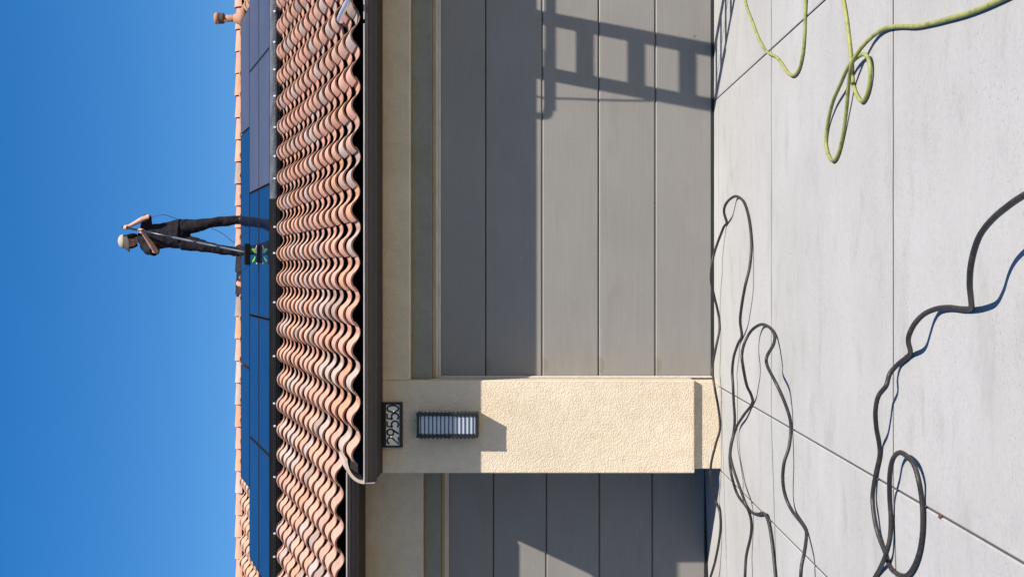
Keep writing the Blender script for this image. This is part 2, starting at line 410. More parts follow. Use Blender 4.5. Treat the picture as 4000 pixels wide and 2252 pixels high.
for (dx, dz, r) in ((2.05, 0.171, 0.0125),):
    mb = MB(); n = 14; rn = random.Random(3)
    ring = [(r * rn.uniform(0.85, 1.1) * math.cos(2*math.pi*i/n), r * rn.uniform(0.85, 1.1) * math.sin(2*math.pi*i/n)) for i in range(n)]
    mb.prism([(a, b) for a, b in ring], -0.0012, 0.001, 'y')
    o = mb.build('mud_spot', mat('dried_mud', (0.17, 0.12, 0.085), 0.9, 0.1), door1); o.location = (dx, YD - 0.0003, dz)
# interior closure so that no light leaks in
hp(MB().box(XL, XR, 13.2, 13.3, -0.3, 3.6).box(XL - 0.1, XL, 11.95, 18.4, -0.3, 3.6).box(XR, XR + 0.1, 11.2, 18.4, -0.3, 3.2), 'side_wall', M['stucco'])

# ---- roof
T = 1 / 3.0; CA = 1 / math.sqrt(1 + T * T); SA = T * CA; ANG = math.atan(T)
def roofz(y, K): return CAMZ + y * T - K
YR = 18.42
XM = -1.66
def deck_prism(x0, x1, y0, y1, K=2.278, th=0.03):
    return MB().prism([(y0, roofz(y0, K)), (y1, roofz(y1, K)), (y1, roofz(y1, K) - th), (y0, roofz(y0, K) - th)], x0, x1, 'x')
dk = deck_prism(XM, XR + 0.4, 10.66, 11.36)
dk2 = deck_prism(XL - 0.4, XR + 0.4, 11.36, YR); dk.add(dk2.v, dk2.f)
zr = roofz(YR, 2.278)
dk.prism([(YR, zr), (YR + 7.8, zr - 2.6), (YR + 7.8, zr - 2.65), (YR, zr - 0.05)], XL - 0.4, XR + 0.4, 'x')
roof = hp(dk, 'roof', M['deck'])
RP = roof
def rchild(o):
    o.parent = roof; o.matrix_parent_inverse = Matrix.Identity(4); return o
# S-profile tile
PITCH = 0.2814
def tile_mesh(L=0.40, th=0.017, seg=15, A=0.035, seed=0):
    rn = random.Random(seed); top = []; 
    for i in range(seg + 1):
        t = -0.03 + 1.10 * i / seg
        s = math.sin(2 * math.pi * t)
        z = -A * math.copysign(abs(s) ** 0.72, s) + 0.011 * (t - 0.5)
        x = PITCH * (0.5 - t)
        top.append((x, z))
    # offset profile for the underside
    bot = []
    for i, (x, z) in enumerate(top):
        a = top[max(i - 1, 0)]; b = top[min(i + 1, seg)]
        tx, tz = b[0] - a[0], b[1] - a[1]; l = math.hypot(tx, tz); nx, nz = tz / l, -tx / l
        if nz > 0: nx, nz = -nx, -nz
        tk = th * (0.42 + 0.58 * max(0.0, min(1.0, (z + 0.012) / 0.03)))
        bot.append((x + nx * tk, z + nz * tk))
    n = seg + 1; ch = 0.004
    vs = []
    for (prof, y) in ((top, ch), (top, L), (bot, 0.0), (bot, L)):
        vs += [(x, y, z * (1.24 if (y > 0.1 and z < 0) else 1.0)) for x, z in prof]
    # small arris at the front edge
    front = [(x * 1.0 + (bx - x) * 0.22, 0.0, z + (bz - z) * 0.22) for (x, z), (bx, bz) in zip(top, bot)]
    vs += front
    fs = []
    for i in range(seg):
        fs.append((i, i + 1, n + i + 1, n + i))
        fs.append((2*n + i, 3*n + i, 3*n + i + 1, 2*n + i + 1))
        fs.append((4*n + i, 4*n + i + 1, i + 1, i))
        fs.append((2*n + i, 2*n + i + 1, 4*n + i + 1, 4*n + i))
    fs.append((0, n, 3*n, 2*n, 4*n)); fs.append((seg, 4*n + seg, 2*n + seg, 3*n + seg, n + seg))
    return vs, fs
def to_mesh(name, vs, fs, smooth_angle=40):
    me = bpy.data.meshes.new(name); me.from_pydata(vs, [], fs); me.update()
    bm = bmesh.new(); bm.from_mesh(me); bmesh.ops.recalc_face_normals(bm, faces=bm.faces)
    for e in bm.edges:
        e.smooth = not (len(e.link_faces) == 2 and e.calc_face_angle(0) > R(smooth_angle))
    for f in bm.faces: f.smooth = True
    bm.to_mesh(me); bm.free(); return me
tvs, tfs = tile_mesh()
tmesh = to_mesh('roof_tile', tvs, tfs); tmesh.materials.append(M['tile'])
rowsY = [10.62, 10.95, 11.29, 11.60, 11.90, 12.19, 12.47, 12.75, 13.03, 13.31, 13.58, 13.85, 14.12, 14.39, 14.66]
y = rowsY[-1]
while y < 18.1: y += 0.276; rowsY.append(y)
TILT = -0.092
def tile_color(rn):
    k = rn.random()
    if k < 0.50: c = (0.455, 0.255, 0.184)
    elif k < 0.72: c = (0.42, 0.256, 0.194)
    elif k < 0.88: c = (0.375, 0.290, 0.25)
    elif k < 0.95: c = (0.45, 0.24, 0.152)
    else: c = (0.29, 0.212, 0.178)
    f = rn.uniform(0.9, 1.07); return tuple(x * f * rn.uniform(0.975, 1.025) for x in c)
def hidden_by_panels(x, y):
    if y < 14.75: return False
    if y < 15.60: return -5.0 < x < 4.0
    if y < 16.45: return -3.50 < x < 4.0
    if y < 17.20: return -2.62 < x < 3.30
    return False
cand = []
for ri, y in enumerate(rowsY):
    z = roofz(y, 2.174)
    x0 = XL - 0.2 if ri >= 2 else XM + 0.03
    k = math.floor((x0 + 0.045) / PITCH)
    rn = random.Random(ri * 31 + 5)
    while True:
        xc = -0.045 + 0.07 + k * PITCH; k += 1       # crest is left of the tile middle
        if xc > XR + 0.3: break
        col = tile_color(rn); j = (rn.uniform(-.004, .004), rn.uniform(-.008, .008), rn.uniform(-.003, .003), rn.uniform(-.012, .012))
        if xc - 0.12 < x0 or hidden_by_panels(xc, y): continue
        l = (1070 - 2252) * y / 5160; r = 1070 * y / 5160
        vis = l - 0.13 < xc < r + 0.16 and (y < 14.7 or (xc < -2.6 and y > 16.3) or (xc < -3.45 and 15.6 < y) or (xc > 3.3 and y > 16.3))
        cand.append((vis, y, xc, z, col, j))
cand.sort(key=lambda c: (not c[0], c[1]))
nvis = sum(c[0] for c in cand); keep = min(300, nvis)
rest = MB()
for i, (vis, y, xc, z, col, j) in enumerate(cand):
    mtx = Matrix.Translation((xc + j[0], y + j[1], z + j[2])) @ Matrix.Rotation(j[3], 4, 'Z') @ Matrix.Rotation(ANG + TILT, 4, 'X') @ Matrix.Rotation(j[3] * 0.7, 4, 'Y')
    if i < keep:
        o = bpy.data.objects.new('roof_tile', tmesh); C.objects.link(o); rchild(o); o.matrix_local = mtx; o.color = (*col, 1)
    else:
        rest.add([mtx @ Vector(v) for v in tvs], tfs)
rm = to_mesh('roof_tile_field', rest.v, rest.f)
fm = mat('clay_tile_field', (0.56, 0.34, 0.24), 0.85, 0.15); t_ = NT(fm); v_ = t_.coord()
t_.color(t_.ramp(t_.noise(v_, 2.2, 4), [(0.3, (0.385, 0.285, 0.23)), (0.5, (0.455, 0.27, 0.188)), (0.7, (0.44, 0.245, 0.16))]))
rf = rchild(obj('roof_tile_field', rm, fm)); rf['kind'] = 'stuff'
print('tiles visible', nvis, 'all', len(cand))
# barrel ridge caps
def cap_mesh(L=0.36, r0=0.072, r1=0.112, th=0.016, seg=12):
    vs = []
    for (x, r) in ((0, r0), (-L, r1)):
        for rr in (r, r - th):
            for i in range(seg + 1):
                a = R(-8) + (math.pi + R(16)) * i / seg
                vs.append((x, 0.3 + rr * 1.25 * math.cos(a), rr * math.sin(a)))
    n = seg + 1; fs = []
    for i in range(seg):
        fs += [(i, i+1, 2*n+i+1, 2*n+i), (n+i, 3*n+i, 3*n+i+1, n+i+1), (i, n+i, n+i+1, i+1), (2*n+i, 2*n+i+1, 3*n+i+1, 3*n+i)]
    fs += [(0, 2*n, 3*n, n), (seg, n+seg, 3*n+seg, 2*n+seg)]
    return to_mesh('ridge_tile', vs, fs)
cm = cap_mesh(); cm.materials.append(M['cap_tile'])
rn = random.Random(11); zc = roofz(YR, 2.195)
x = 5.9
while x > -7.4:
    o = bpy.data.objects.new('ridge_tile', cm); C.objects.link(o); rchild(o)
    o.matrix_local = Matrix.Translation((x, YR - 0.295, zc + rn.uniform(-.004, .004))) @ Matrix.Rotation(R(-2.6) + rn.uniform(-.01, .01), 4, 'Y') @ Matrix.Rotation(rn.uniform(-.01, .01), 4, 'Z')
    c = tile_color(rn); o.color = (c[0], c[1], c[2], 1); x -= 0.306
hp(MB().box(XL, XR, YR - 0.06, YR + 0.06, zr - 0.1, zc + 0.03), 'ridge_board', M['deck'])
# rake tile closing the stepped eave end
rk = MB(); seg = 10; prof = []; inn = []
for i in range(seg + 1):
    a = R(2) + R(88) * i / seg
    prof.append((-1.475 - 0.205 * math.sin(a), 2.915 + 0.165 * math.cos(a))); inn.append((-1.475 - 0.180 * math.sin(a), 2.915 + 0.140 * math.cos(a)))
ring = prof + inn[::-1]
vs = []; n = len(ring)
for s in (0, 0.36):
    vs += [(px + 0.05 * s, 10.585 + s * CA, pz + s * SA * 0.8) for px, pz in ring]
rk.add(vs, [(i, (i+1) % n, n + (i+1) % n, n + i) for i in range(n)] + [(i, i + 1, n - 2 - i, n - 1 - i) for i in range(seg)] + [(n + i, n + n - 1 - i, n + n - 2 - i, n + i + 1) for i in range(seg)])
o = to_mesh('rake_tile', rk.v, rk.f); o.materials.append(M['cap_tile']); o = rchild(bpy.data.objects.new('rake_tile', o)); C.objects.link(o); o.color = (0.44, 0.34, 0.28, 1)
# fascia, soffits, gutters
def eave(x0, x1, ylip, ztop, zbot, ywall, fh):
    yf = ylip + 0.125
    g = MB().prism([(yf, ztop - 0.004), (yf, zbot), (ylip + 0.052, zbot), (ylip + 0.048, zbot + 0.020), (ylip + 0.040, zbot + 0.024), (ylip + 0.030, zbot + 0.050), (ylip + 0.008, zbot + 0.060), (ylip + 0.004, ztop - 0.012), (ylip + 0.012, ztop - 0.012), (ylip + 0.02, zbot + 0.07), (ylip + 0.06, zbot + 0.02), (yf - 0.01, zbot + 0.02)], x0, x1, 'x')
    go = hp(g, 'gutter', M['gutter'])
    hp(MB().box(x0 + 0.02, x1, yf + 0.0015, yf + 0.03, zbot + 0.004, fh), 'fascia', M['void'])  # fascia blackened: shade under the tiles put into its colour
    hp(MB().box(x0 + 0.012, x1, yf + 0.0305, ywall - 0.0005, zbot + 0.002, zbot + 0.02), 'soffit', M['soffit'])
    return go
g1 = eave(-1.668, XR + 0.3, 10.571, 2.924, 2.831, YW, 2.95)
for a, b in ((-1.675, 2.005), (2.035, XR + 0.3)):
    lp = MB().box(a, b, 10.569, 10.588, 2.911, 2.9245).build('gutter_lip', M['lip'], g1, bevel=0.004)
o = MB().box(-1.675, -1.6685, 10.569, 10.70, 2.833, 2.9245).build('gutter_end', M['lip'], g1, bevel=0.003)
g2 = eave(XL - 0.3, -1.69, 11.30, 3.161, 3.068, YWL, 3.18)
MB().box(XL - 0.3, -1.69, 11.298, 11.317, 3.148, 3.1615).build('gutter_lip', M['lip'], g2, bevel=0.004)
# return wall behind the eave end, corner shade put into its near-black colour
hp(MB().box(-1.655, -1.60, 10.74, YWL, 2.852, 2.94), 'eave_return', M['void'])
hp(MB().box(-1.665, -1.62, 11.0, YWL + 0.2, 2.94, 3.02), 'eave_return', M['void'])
# wall between the soffit level and the roof deck, main side
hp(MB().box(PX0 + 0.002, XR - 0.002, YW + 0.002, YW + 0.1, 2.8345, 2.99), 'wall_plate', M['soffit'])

# ------------------------------------------------------------------ solar panels
KP = 2.068
def panel(xa, xb, ya, yb, dusty, label):
    W = xb - xa - 0.02; Lg = (yb - ya) / CA - 0.02
    yc = (ya + yb) / 2; xc = (xa + xb) / 2
    root = empty('solar_panel', (xc, yc, roofz(yc, KP))); root.rotation_euler = (ANG, 0, 0)
    tag(root, label, 'solar panel', 'black framed solar panels in three rows on the roof')
    fw = 0.012; th = 0.038; hx, hy = W / 2, Lg / 2
    f = MB().box(-hx, hx, -hy, -hy + fw, -th, 0).box(-hx, hx, hy - fw, hy, -th, 0).box(-hx, -hx + fw, -hy + fw, hy - fw, -th, 0).box(hx - fw, hx, -hy + fw, hy - fw, -th, 0)
    f.build('frame', M['frame_dusty' if dusty else 'frame'], root)
    MB().box(-hx + fw, hx - fw, -hy + fw, hy - fw, -0.012, -0.0025).build('glass', M['panel_dusty' if dusty else 'panel'], root)
    return root
R1 = [3.36, 1.84, 0.33, -1.18, -2.69]; R23 = [4.05, 2.53, 1.01, -0.51, -2.03, -3.55, -5.07]
lab1 = ['dusty solar panel at the vent pipe end of the top row', 'blue solar panel of the top row, on the vent pipe side of the worker',
        'blue solar panel of the top row, on the lamp side of the worker', 'blue solar panel at the lamp side end of the top row']
for i in range(4): panel(R1[i+1], R1[i], 16.575, 17.49, i == 0, lab1[i])
names = ['dusty grey solar panel cut off by the picture edge in the %s row', 'fully visible dusty grey solar panel in the %s row',
         'washed blue solar panel under the brush in the %s row', 'second washed blue solar panel past the brush in the %s row',
         'third washed blue solar panel past the brush in the %s row', 'sliver of solar panel at the far lamp side end of the %s row']
for rname, ya, yb, cnt in (('middle', 15.69, 16.575, 5), ('bottom', 14.78, 15.69, 6)):
    for i in range(cnt): panel(R23[i+1], R23[i], ya, yb, i < 2, names[i] % rname)
# mounting rails and guard along the lower edge
gd = empty('panel_guard', (0, 14.76, roofz(14.76, KP)))
tag(gd, 'black mesh guard strip clipped along the lower edge of the solar panels', 'guard')
zt = roofz(14.775, KP) - 0.004
def gpart(mb, name, m):
    o = mb.build(name, m, gd); o.matrix_parent_inverse = Matrix.Translation((0, -14.76, -roofz(14.76, KP))); return o
def skirt(x0, x1, m, bul=0.0):
    mb = MB(); n = max(2, int((x1 - x0) / 0.15)); rn = random.Random(int(x0 * 10)); vs = []
    for i in range(n + 1):
        x = x0 + (x1 - x0) * i / n; d = rn.uniform(-.004, .004)
        for (yy, zz) in ((14.772, zt), (14.762 + d, zt - 0.045), (14.752 + d, zt - 0.078 + d * 0.6), (14.765 + d, zt - 0.080 + d * 0.6)): vs.append((x, yy, zz))
    fs = [(i*4+k, (i+1)*4+k, (i+1)*4+k+1, i*4+k+1) for i in range(n) for k in range(3)]
    mb.add(vs, fs); return gpart(mb, 'guard_strip', m)
skirt(-5.07, 0.84, M['guard']); skirt(0.842, 4.05, M['guard_dusty'])
wires = MB(); x = -5.05; rn = random.Random(4)
while x < 4.03:
    l = 0.055 + rn.uniform(-.012, .012); d = rn.uniform(-.006, .006)
    wires.box(x, x + 0.0026, 14.745 + d, 14.7476 + d, zt - 0.078 - l, zt - 0.03); x += 0.02 + rn.uniform(-.002, .002)
for z in (0.05, 0.066, 0.092, 0.110): wires.box(-5.05, 4.03, 14.7435, 14.746, zt - z - 0.0026, zt - z)
ww = gpart(wires, 'wire_mesh', mat('guard_wire', (0.012, 0.012, 0.013), 0.4, 0.5)); ww['kind'] = 'stuff'
def px2x(py, Y): return (1070 - py) * Y / 5160
for py in (45, 165, 272, 375, 497, 610, 697, 886, 988, 1180, 1390, 1574, 1662, 1861, 2081, 2172):
    x = px2x(py, 14.75)
    o = MB().box(-0.011, 0.011, -0.006, 0.003, -0.013, 0.013).build('clip', M['alu'], gd, bevel=0.003)
    o.matrix_parent_inverse = Matrix.Translation((0, -14.76, -roofz(14.76, KP))); o.location = (x, 14.744, zt - 0.058 + random.uniform(-.004, .004)); o.rotation_euler = (0, random.uniform(-.3, .3), 0)

# ------------------------------------------------------------------ vent pipe at the ridge
vp = empty('vent_pipe', (3.47, 17.95, roofz(17.95, 2.2)))
tag(vp, 'terracotta coloured vent pipe with a cap beside the ridge tiles', 'pipe')
zb = roofz(17.95, 2.2); ztop = CAMZ + (2050 - 838) * 17.95 / 5160 - zb
MB().tube([(0, 0, 0), (0, 0, ztop - 0.06)], 0.048, 20).build('pipe', M['vent'], vp, smooth=True)
capm = MB().tube([(0, 0, ztop - 0.135), (0, 0, ztop - 0.125), (0, 0, ztop - 0.06)], [0.058, 0.074, 0.074], 20).build('screen', M['vent_dark'], vp, smooth=False)
MB().tube([(0, 0, ztop - 0.066), (0, 0, ztop - 0.02), (0, 0, ztop - 0.004), (0, 0, ztop)], [0.080, 0.080, 0.066, 0.02], 20).build('cap', M['vent'], vp, smooth=True)
MB().tube([(0, 0, 0.0), (0, 0, 0.10), (0, 0, 0.17)], [0.19, 0.085, 0.056], 20).build('flashing', M['vent'], vp, smooth=True)

#@@PART2@@
# ------------------------------------------------------------------ lamp
lx0, lx1, lz0, lz1 = -1.358, -1.150, 2.020, 2.530; ly = YW - 0.145
lamp = empty('wall_lamp', (-1.254, YW, 2.27)); tag(lamp, 'black slatted wall lantern with frosted glass on the stucco pillar', 'wall lamp')
def lpart(mb, name, m, **k):
    o = mb.build(name, m, lamp, **k); o.matrix_parent_inverse = Matrix.Translation((1.254, -YW, -2.27)); return o
M['frost'] = mat('frosted_glass', (0.36, 0.395, 0.465), 0.22, 0.6)
lpart(MB().box(lx0 + 0.035, lx1 - 0.03, YW - 0.012, YW - 0.0005, lz0 + 0.03, lz1 - 0.02), 'back_plate', M['black'], bevel=0.003)
lpart(MB().box(lx0 + 0.028, lx1 - 0.028, ly + 0.022, YW - 0.013, lz0 + 0.022, lz1 - 0.016), 'glass', M['frost'], bevel=0.006, seg=2)
lpart(MB().box(lx0, lx1, ly + 0.004, YW - 0.002, lz1 - 0.016, lz1), 'top_cap', M['black'], bevel=0.003)
lpart(MB().box(lx0 + 0.002, lx1 - 0.002, ly + 0.004, YW - 0.002, lz0, lz0 + 0.02), 'bottom_cap', M['black'], bevel=0.004)
for a, b in ((lx0, lx0 + 0.020), (lx1 - 0.024, lx1)):
    lpart(MB().box(a, b, ly, ly + 0.016, lz0 + 0.003, lz1 + 0.004), 'upright', M['black'], bevel=0.003)
for k in range(14):
    z = lz1 - 0.036 - k * 0.0333
    hz = 0.008
    s = MB(); o_ = 0.014
    s.box(lx0 - o_, lx0 + 0.010, ly + 0.03, YW - 0.004, z, z + hz).box(lx1 - 0.010, lx1 - 0.001, ly + 0.03, YW - 0.004, z, z + hz)
    s.box(lx0 + 0.004, lx1 - 0.004, ly + 0.0165, ly + 0.0295, z, z + hz)
    lpart(s, 'slat', M['black'])

# ------------------------------------------------------------------ house number
sx0, sx1, sz0, sz1 = -1.4516, -1.0726, 2.6585, 2.8285; sy = YW - 0.034
sign = empty('house_number_sign', (-1.262, YW, 2.743)); tag(sign, 'lit house number sign reading 29550 in a black frame under the eave', 'sign')
def spart(mb, name, m, **k):
    o = mb.build(name, m, sign, **k); o.matrix_parent_inverse = Matrix.Translation((1.262, -YW, -2.743)); return o
wx0, wx1, wz0, wz1 = -1.436, -1.093, 2.684, 2.7965
fr = MB().box(sx0, sx1, sy, YW - 0.0005, wz1, sz1).box(sx0, sx1, sy, YW - 0.0005, sz0, wz0).box(sx0, wx0, sy, YW - 0.0005, wz0, wz1).box(wx1, sx1, sy, YW - 0.0005, wz0, wz1)
spart(fr, 'frame', M['black'])
plate = mat('translucent_white_plate', (0.72, 0.70, 0.70), 0.35, 0.4)
spart(MB().box(wx0, wx1, sy + 0.012, YW - 0.001, wz0, wz1), 'face_plate', plate)
spart(MB().tube([(-1.259, YW - 0.02, sz1 - 0.001), (-1.259, YW - 0.02, sz1 + 0.0015)], 0.006, 10), 'screw', M['black'])
def arc(cx, cz, rx, rz, a0, a1, n=18): return [(cx + rx * math.cos(R(a0 + (a1 - a0) * i / n)), cz + rz * math.sin(R(a0 + (a1 - a0) * i / n))) for i in range(n + 1)]
DIG = {
 '0': [arc(.3, .5, .255, .455, 90, 450, 32)],
 '2': [arc(.3, .70, .25, .255, 165, -38, 18) + [(.045, .045), (.56, .045)]],
 '9': [arc(.3, .69, .245, .265, 0, 360, 26), [(.535, .60), (.19, .03)]],
 '5': [[(.53, .955), (.15, .955), (.095, .53)] + arc(.29, .325, .265, .28, 132, -142, 18)],
}
def digit(ch, x, z, wd, h, th):
    mb = MB(); y0, y1 = sy + 0.0095, sy + 0.0125
    for path in DIG[ch]:
        P = [(x + p * wd / 0.6, z + q * h) for p, q in path]; L = []; Rr = []
        for i, p in enumerate(P):
            closed = abs(P[0][0] - P[-1][0]) + abs(P[0][1] - P[-1][1]) < 1e-6
            a = P[i - 1] if i else (P[-2] if closed else P[0]); b = P[i + 1] if i < len(P) - 1 else (P[1] if closed else P[-1])
            tx, tz = b[0] - a[0], b[1] - a[1]; l = math.hypot(tx, tz) or 1; nx, nz = -tz / l, tx / l
            L.append((p[0] + nx * th / 2, p[1] + nz * th / 2)); Rr.append((p[0] - nx * th / 2, p[1] - nz * th / 2))
        n = len(P); vs = [(a, y0, b) for a, b in L] + [(a, y0, b) for a, b in Rr] + [(a, y1, b) for a, b in L] + [(a, y1, b) for a, b in Rr]
        fs = []
        for i in range(n - 1):
            fs += [(i, i+1, n+i+1, n+i), (2*n+i, 3*n+i, 3*n+i+1, 2*n+i+1), (i, 2*n+i, 2*n+i+1, i+1), (n+i, n+i+1, 3*n+i+1, 3*n+i)]
        mb.add(vs, fs)
    return spart(mb, 'numeral', M['black'])
for ch, py in zip('29550', (1720.0, 1687.5, 1656.5, 1626.0, 1595.5)):
    xc = (1070 - py) * sy / 5160; digit(ch, xc - 0.0325, 2.689, 0.065, 0.103, 0.0142)
led = mat('warm_led', (1, 0.7, 0.4), 0.5, 0.2); b_ = led.node_tree.nodes['Principled BSDF']
b_.inputs['Emission Color'].default_value = (1.0, 0.62, 0.30, 1); b_.inputs['Emission Strength'].default_value = 1.6
for px_, pv in ((1606, 1537), (1705, 1527)):
    xx = (1070 - px_) * sy / 5160; zz = CAMZ + (2050 - pv) * sy / 5160
    spart(MB().ell((xx, sy + 0.012, zz), (0.0042, 0.004, 0.0042), 10, 7), 'led', led, smooth=True)

# ------------------------------------------------------------------ hoses on the driveway
HOSE_A = [(-2.955,12.104,-0.0133),(-2.634,11.499,0.0169),(-2.431,11.307,-0.0016),(-2.171,11.198,-0.0253),(-2.013,11.195,-0.0192),(-1.93,11.3,-0.0005),(-1.736,11.148,0.0607),(-1.591,11.079,0.0703),(-1.42,11.049,0.0358),(-1.284,11.022,0.0041),(-1.118,11.022,0.0174),(-0.944,10.931,0.0605),(-0.786,11.017,0.0685),(-0.618,10.985,0.0455),(-0.465,10.993,0.0145),(-0.333,11.032,0.0165),(-0.189,10.992,0.0555),(-0.056,10.939,0.0905),(0.064,10.865,0.0955),(0.194,10.85,0.0705),(0.374,10.713,0.0225),(0.411,10.616,0.0105),(0.487,10.359,0.0705),(0.548,10.243,0.0705),(0.593,10.139,0.0305),(0.577,9.981,0.0105),(0.516,9.74,0.0105),(0.381,9.539,0.0105),(0.207,9.433,0.0145),(0.055,9.411,0.0305),(-0.096,9.41,0.0655),(-0.25,9.535,0.0705),(-0.349,9.643,0.0605),(-0.461,9.859,0.0135),(-0.523,10.006,0.0165),(-0.627,10.063,0.0405),(-0.744,10.14,0.0405),(-0.853,10.115,0.0385),(-0.977,10.137,0.0299),(-1.113,10.164,0.0176),(-1.23,10.201,0.0219),(-1.316,10.158,0.0491),(-1.401,10.035,0.0764),(-1.508,9.941,0.078),(-1.656,9.989,0.0282),(-1.709,9.836,-0.0015),(-1.725,9.603,-0.011),(-1.681,9.27,-0.0006),(-1.623,8.983,0.0093),(-1.66,8.883,-0.0039),(-1.792,8.784,-0.0121),(-1.993,8.702,-0.0186),(-2.131,8.656,-0.023)]
HOSE_B = [(-2.405,9.771,0.0143),(-2.217,9.676,0.0203),(-2.061,9.677,0.0103),(-1.894,9.617,-0.0134),(-1.769,9.57,-0.0054),(-1.638,9.593,0.0388),(-1.542,9.843,0.0469),(-1.43,9.957,0.0705),(-1.342,10.048,0.0683),(-1.18,10.082,0.0235),(-1.044,9.718,0.0278),(-0.924,9.433,0.0105),(-0.849,9.291,0.0405),(-0.772,9.212,0.0855),(-0.639,9.091,0.1305),(-0.557,9.08,0.1405),(-0.479,9.157,0.1105),(-0.395,9.133,0.0705),(-0.344,8.998,0.0305),(-0.348,8.812,0.0105),(-0.384,8.58,0.0145),(-0.441,8.442,0.0405),(-0.517,8.305,0.1105),(-0.575,8.292,0.1105),(-0.651,8.103,0.1005),(-0.752,8.051,0.0605),(-0.864,8.038,0.0225),(-0.945,8.043,0.0135),(-1.048,8.025,0.0277),(-1.143,8.014,0.0596),(-1.253,8.047,0.0611),(-1.352,8.057,0.043),(-1.429,7.993,0.0155),(-1.478,7.744,-0.0041),(-1.509,7.664,-0.0011),(-1.579,7.521,0.0407),(-1.648,7.488,0.0635),(-1.718,7.5,0.0662),(-1.881,7.639,0.041)]
HOSE_C = [(0.256,3.756,0.1505),(0.232,3.896,0.1605),(0.209,4.017,0.1605),(0.175,4.167,0.1555),(0.133,4.29,0.1505),(0.083,4.368,0.1455),(0.022,4.422,0.1405),(-0.037,4.505,0.1155),(-0.089,4.655,0.0605),(-0.122,4.787,0.0165),(-0.129,4.894,0.0105),(-0.127,5.041,0.0125),(-0.136,5.171,0.0225),(-0.158,5.233,0.0505),(-0.196,5.272,0.0755),(-0.241,5.314,0.0855),(-0.276,5.381,0.0705),(-0.328,5.531,0.0185),(-0.356,5.619,0.0125),(-0.391,5.725,0.0165),(-0.434,5.762,0.0405),(-0.485,5.749,0.0605),(-0.537,5.818,0.0755),(-0.605,5.848,0.0805),(-0.688,5.907,0.0605),(-0.766,6.005,0.0225),(-0.824,6.031,0.0125),(-0.905,6.088,0.0125),(-0.978,6.121,0.0159),(-1.042,6.135,0.0179),(-1.121,6.097,0.0194),(-1.195,6.067,0.009),(-1.257,5.984,0.001),(-1.312,5.882,-0.0008),(-1.296,5.681,0.0038),(-1.245,5.558,0.0054),(-1.163,5.459,0.007),(-1.075,5.402,0.0088),(-0.989,5.377,0.0126),(-0.907,5.375,0.0185),(-0.836,5.368,0.0325),(-0.784,5.422,0.0345),(-0.759,5.495,0.0405),(-0.755,5.598,0.0445),(-0.793,5.677,0.0505),(-0.869,5.727,0.0505),(-0.982,5.818,0.0258),(-1.075,5.846,0.0128),(-1.165,5.855,0.014),(-1.255,5.891,0.0251),(-1.352,6.063,0.0039),(-1.414,6.173,-0.004),(-1.575,6.399,-0.0092)]
HOSE_Y = [(2.546,10.204,0.01),(2.278,10.015,0.01),(2.095,9.82,0.01),(2.02,9.743,0.01),(1.916,9.61,0.01),(1.792,9.415,0.01),(1.662,9.216,0.01),(1.552,9.011,0.01),(1.476,8.815,0.01),(1.402,8.536,0.01),(1.316,8.317,0.01),(1.241,8.149,0.01),(1.2,7.988,0.01),(1.207,7.826,0.01),(1.268,7.722,0.01),(1.359,7.667,0.01),(1.493,7.642,0.01),(1.58,7.62,0.01),(1.704,7.559,0.01),(1.756,7.304,0.01),(1.666,6.988,0.01),(1.512,6.798,0.01),(1.395,6.727,0.01),(1.28,6.658,0.01),(1.15,6.598,0.01),(1.043,6.55,0.014),(0.97,6.545,0.01),(0.896,6.485,0.01),(0.831,6.362,0.01),(0.857,6.244,0.012),(0.934,6.178,0.016),(1.001,6.186,0.022),(1.037,6.24,0.03),(1.041,6.348,0.034),(1.021,6.495,0.04),(0.96,6.658,0.04),(0.896,6.881,0.028),(0.805,7.056,0.014),(0.705,7.117,0.01),(0.628,7.049,0.01),(0.596,6.943,0.01),(0.628,6.826,0.01),(0.72,6.719,0.012),(0.84,6.609,0.022),(0.945,6.511,0.036),(1.022,6.381,0.05),(1.069,6.259,0.04),(1.1,6.118,0.022),(1.103,5.948,0.013),(1.073,5.727,0.01),(1.026,5.476,0.01),(0.996,5.245,0.01),(0.973,5.033,0.01),(0.952,4.823,0.01),(0.939,4.617,0.01),(0.931,4.403,0.01),(0.929,4.176,0.01)]

def hose(name, pts, rad, m, label, n=7):
    o = MB().tube(spline(pts, n), rad, 10).build(name, m, None, smooth=True); tag(o, label, 'hose'); return o
hose('garden_hose', HOSE_Y, 0.0100, M['yellow'], 'yellow green garden hose lying in loops on the concrete driveway')
hose('rubber_hose', HOSE_A, 0.0105, M['black_hose'], 'black rubber hose snaking along the foot of the garage door')
hose('rubber_hose', HOSE_B, 0.0105, M['black_hose'], 'black rubber hose in the middle with one raised bend beside the pillar joint')
hose('rubber_hose', HOSE_C, 0.0108, M['black_hose'], 'nearest black rubber hose with a round loop across the driveway joint', 9)

